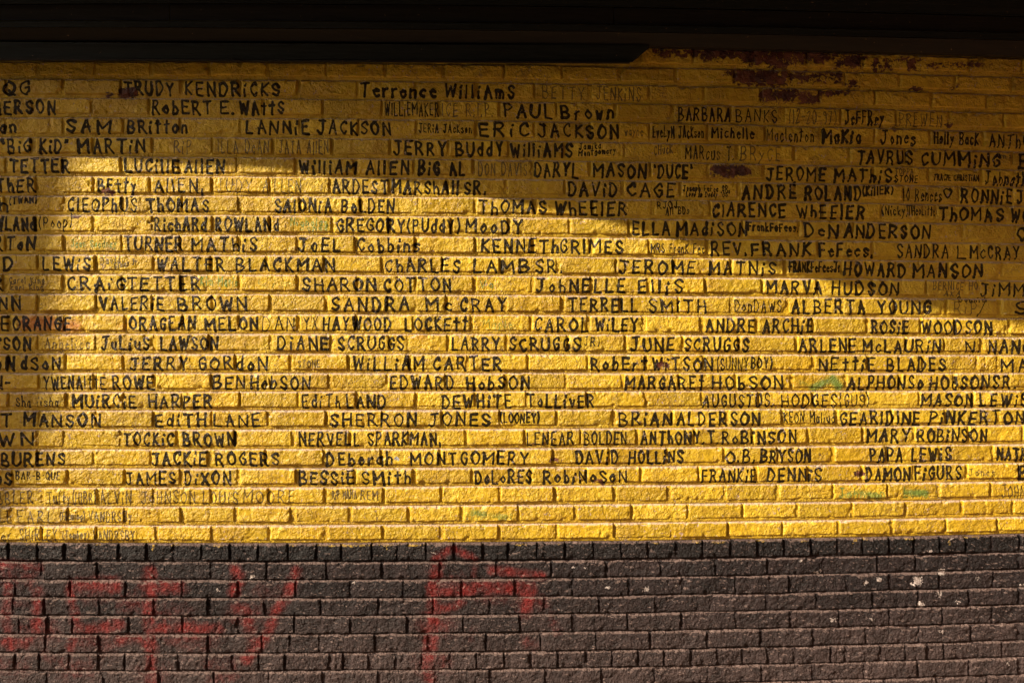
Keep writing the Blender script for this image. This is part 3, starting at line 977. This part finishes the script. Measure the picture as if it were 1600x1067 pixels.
# ------------------------------------------------------------------ the timber beam along the top
beam = bpy.data.objects.new('timber_beam', None); COL.objects.link(beam)
bx, bz = wall_at(800, 60)
beam.location = (float(bx), -.05, float(bz))
tag(beam, 'dark weathered timber beam of stepped boards running along the top of the yellow wall', 'beam', kind='thing')
def moulding(name, prof, mat, parent, xa, xb, n=14, seed=0, taper=None):
    """prof: closed outline of (image pixel y at x = 0, 800, 1600, depth out from the wall). Swept along the wall."""
    xs = np.linspace(xa, xb, n)
    if taper: xs = np.append(xs, [xb + taper * .6, xb + taper]); n += 2
    V = []
    rs = np.random.default_rng(seed)
    off = parent.location
    for x in xs:
        for (ya, yb, yc, d) in prof:
            if x > xb:
                f = (x - xb) / taper * .85
                ya, yb, yc, d = [a * (1 - f) + b * f for a, b in zip((ya, yb, yc, d), (*prof[0][:3], d))]
            y = np.polyval(np.polyfit([0, 800, 1600], [ya, yb, yc], 2), np.clip(x, -300, 1900))
            X, Z = wall_at(x, y, d)
            V.append((float(X) - off[0], -d - off[1], float(Z) + rs.normal(0, .0004) - off[2]))
    m = len(prof)
    bm = bmesh.new()
    vs = [bm.verts.new(v) for v in V]
    for i in range(n - 1):
        for j in range(m):
            j2 = (j + 1) % m
            bm.faces.new((vs[i * m + j], vs[i * m + j2], vs[(i + 1) * m + j2], vs[(i + 1) * m + j]))
    bm.faces.new(vs[:m]); bm.faces.new(vs[-m:])
    bmesh.ops.recalc_face_normals(bm, faces=bm.faces[:])
    me = bpy.data.meshes.new(name); bm.to_mesh(me); bm.free()
    return link(name, me, mat, parent)
XA, XB = -900, 2500
moulding('crown_board', [(-60, -56, -36, .020), (-60, -56, -36, .150), (6.5, 9, 26, .150), (4, 6, 24, .020)], M_T2, beam, XA, XB, seed=1)
for a, b, s in ((XA, 264, 2), (265, 958, 3), (959, XB, 4)):
    moulding('face_board', [(7, 9.5, 26.5, .020), (8, 10.5, 27.5, .125), (33, 36.5, 52, .125), (32, 35, 50, .020)], M_T1, beam, a, b, 10, seed=s)
moulding('bead', [(33.5, 37, 52.5, .020), (33.7, 37.2, 52.7, .140), (43.5, 47.5, 63.5, .140), (43, 47, 63, .020)], M_T2, beam, XA, XB, seed=5)
moulding('soffit_board', [(44, 48, 64, .020), (44.4, 48.4, 64.4, .110), (64, 69, 88, .075), (66, 72, 91, .022)], M_T1, beam, XA, XB, seed=6)
cas = bpy.data.objects.new('roller_casing', None); COL.objects.link(cas)
cx, cz = wall_at(500, 85)
cas.location = (float(cx), -.04, float(cz))
cas.name = 'timber_casing'
tag(cas, 'black casing under the beam on the left, ending above the peeling bricks', 'casing', kind='thing')
moulding('casing_board', [(68, 71, 74, .023), (66, 70.5, 73, .085), (91, 95, 99, .085), (93, 97, 101, .023)], M_T2, cas, XA, 988, seed=7, taper=26)
moulding('drip_edge', [(92, 95.8, 99.5, .022), (91.7, 95.6, 99.3, .095), (94, 97.8, 101.5, .095), (95.5, 99.3, 103, .022)], M_T1, cas, XA, 984, seed=8)

# ------------------------------------------------------------------ unseen additions that shape the light: slab overhead, house, terrace, shop
def back_to_height(px, py, z):
    X, Z = wall_at(px, py)
    t = (z - Z) / -SUN_DIR[2]
    return float(X - SUN_DIR[0] * t), float(-SUN_DIR[1] * t)
CZ = 2.80
EDGE = [(-900, 225), (-300, 236), (105, 250), (400, 266), (560, 280), (700, 297), (850, 328), (1000, 362), (1100, 392), (1200, 420), (1300, 445), (1400, 470), (1500, 495), (1600, 512), (1800, 545), (2600, 690)]
pl = [back_to_height(x, y, CZ) for x, y in EDGE]
pl = [(pl[0][0] - 2, pl[0][1])] + pl + [(pl[-1][0] + 3, pl[-1][1] - .5), (pl[-1][0] + 3, .3), (pl[0][0] - 2, .3)]
can = bpy.data.objects.new('added_canopy', None); COL.objects.link(can); can.location = (0, 0, CZ)
tag(can, 'unseen dark boarded slab added overhead to cast the shadow on the wall', 'added_canopy', kind='thing')
o = prism('deck', pl, 'z', 0, .10, M_ROOF, can)  # made-up slab, outline traced back along the sun from the shadow edge

def back_by(px, py, y):
    X, Z = wall_at(px, py)
    t = (-y) / SUN_DIR[1]
    return float(X - SUN_DIR[0] * t), float(Z - SUN_DIR[2] * t)
NY = -3.3
side = [back_by(x, y, NY) for x, y in [(140, -300), (130, 250), (116, 300), (106, 340), (102, 400), (100, 480), (96, 600), (88, 670), (68, 735), (30, 790), (-5, 850), (-60, 875), (-220, 890), (-240, 1700)]]
side[-1] = (side[-2][0], -.1)
nb = bpy.data.objects.new('shade_house', None); COL.objects.link(nb); nb.location = (side[0][0] - 2, NY + 1, 0)
tag(nb, 'unseen red brick house with a jettied upper storey, added to shade the left edge of the wall', 'house', kind='thing')
o = prism('wall', side + [(side[0][0] - 4, -.1), (side[0][0] - 4, side[0][1])], 'y', NY, NY + 2.2, M_BRK)  # invented house, right side shaped to throw the shadow strip at the left
o.parent = nb; o.location = (-nb.location[0], -nb.location[1], 0)

op = bpy.data.objects.new('sky_block_terrace', None); COL.objects.link(op); op.location = (3, -11, -.13)  # terrace put in out of view to cut the sky light
tag(op, 'unseen three storey red brick terrace added behind the camera to block sky light', 'house', kind='thing')
def sub(name, x0, x1, y0, y1, z0, z1, mat, par=op):
    o = box(name, x0, x1, y0, y1, z0, z1, mat); o.parent = par; return o
sub('wall', -16, 16, -5, 0, 0, 8.0, M_BRK)
sub('cornice', -16.1, 16.1, -5.1, .15, 8.0, 8.3, M_CONC)
for i in range(8):
    for zz in (1.0, 3.9, 6.0):
        x = -14 + i * 4
        w = sub('window', x - .6, x + .6, -.05, .03, zz, zz + 1.6, M_CONC)
        g = box('pane', x - .5, x + .5, .02, .045, zz + .1, zz + 1.5, M_GLASS); g.parent = w

shop = bpy.data.objects.new('sky_block_shop', None); COL.objects.link(shop); shop.location = (3.6, -1.4, 0)  # put in out of view to hold back sky light from the right
tag(shop, 'unseen red brick shop front added at the right end of the wall to block sky light', 'shop', kind='thing')
def shop_part(name, x0, x1, y0, y1, z0, z1, mat):
    o = box(name, x0, x1, y0, y1, z0, z1, mat); o.parent = shop; return o
shop_part('side_wall', 0, 3, -1.3, 1.35, 0, 2.78, M_BRK)
shop_part('plinth', -.03, 3.03, -1.33, 1.34, -.0, .35, M_T1)
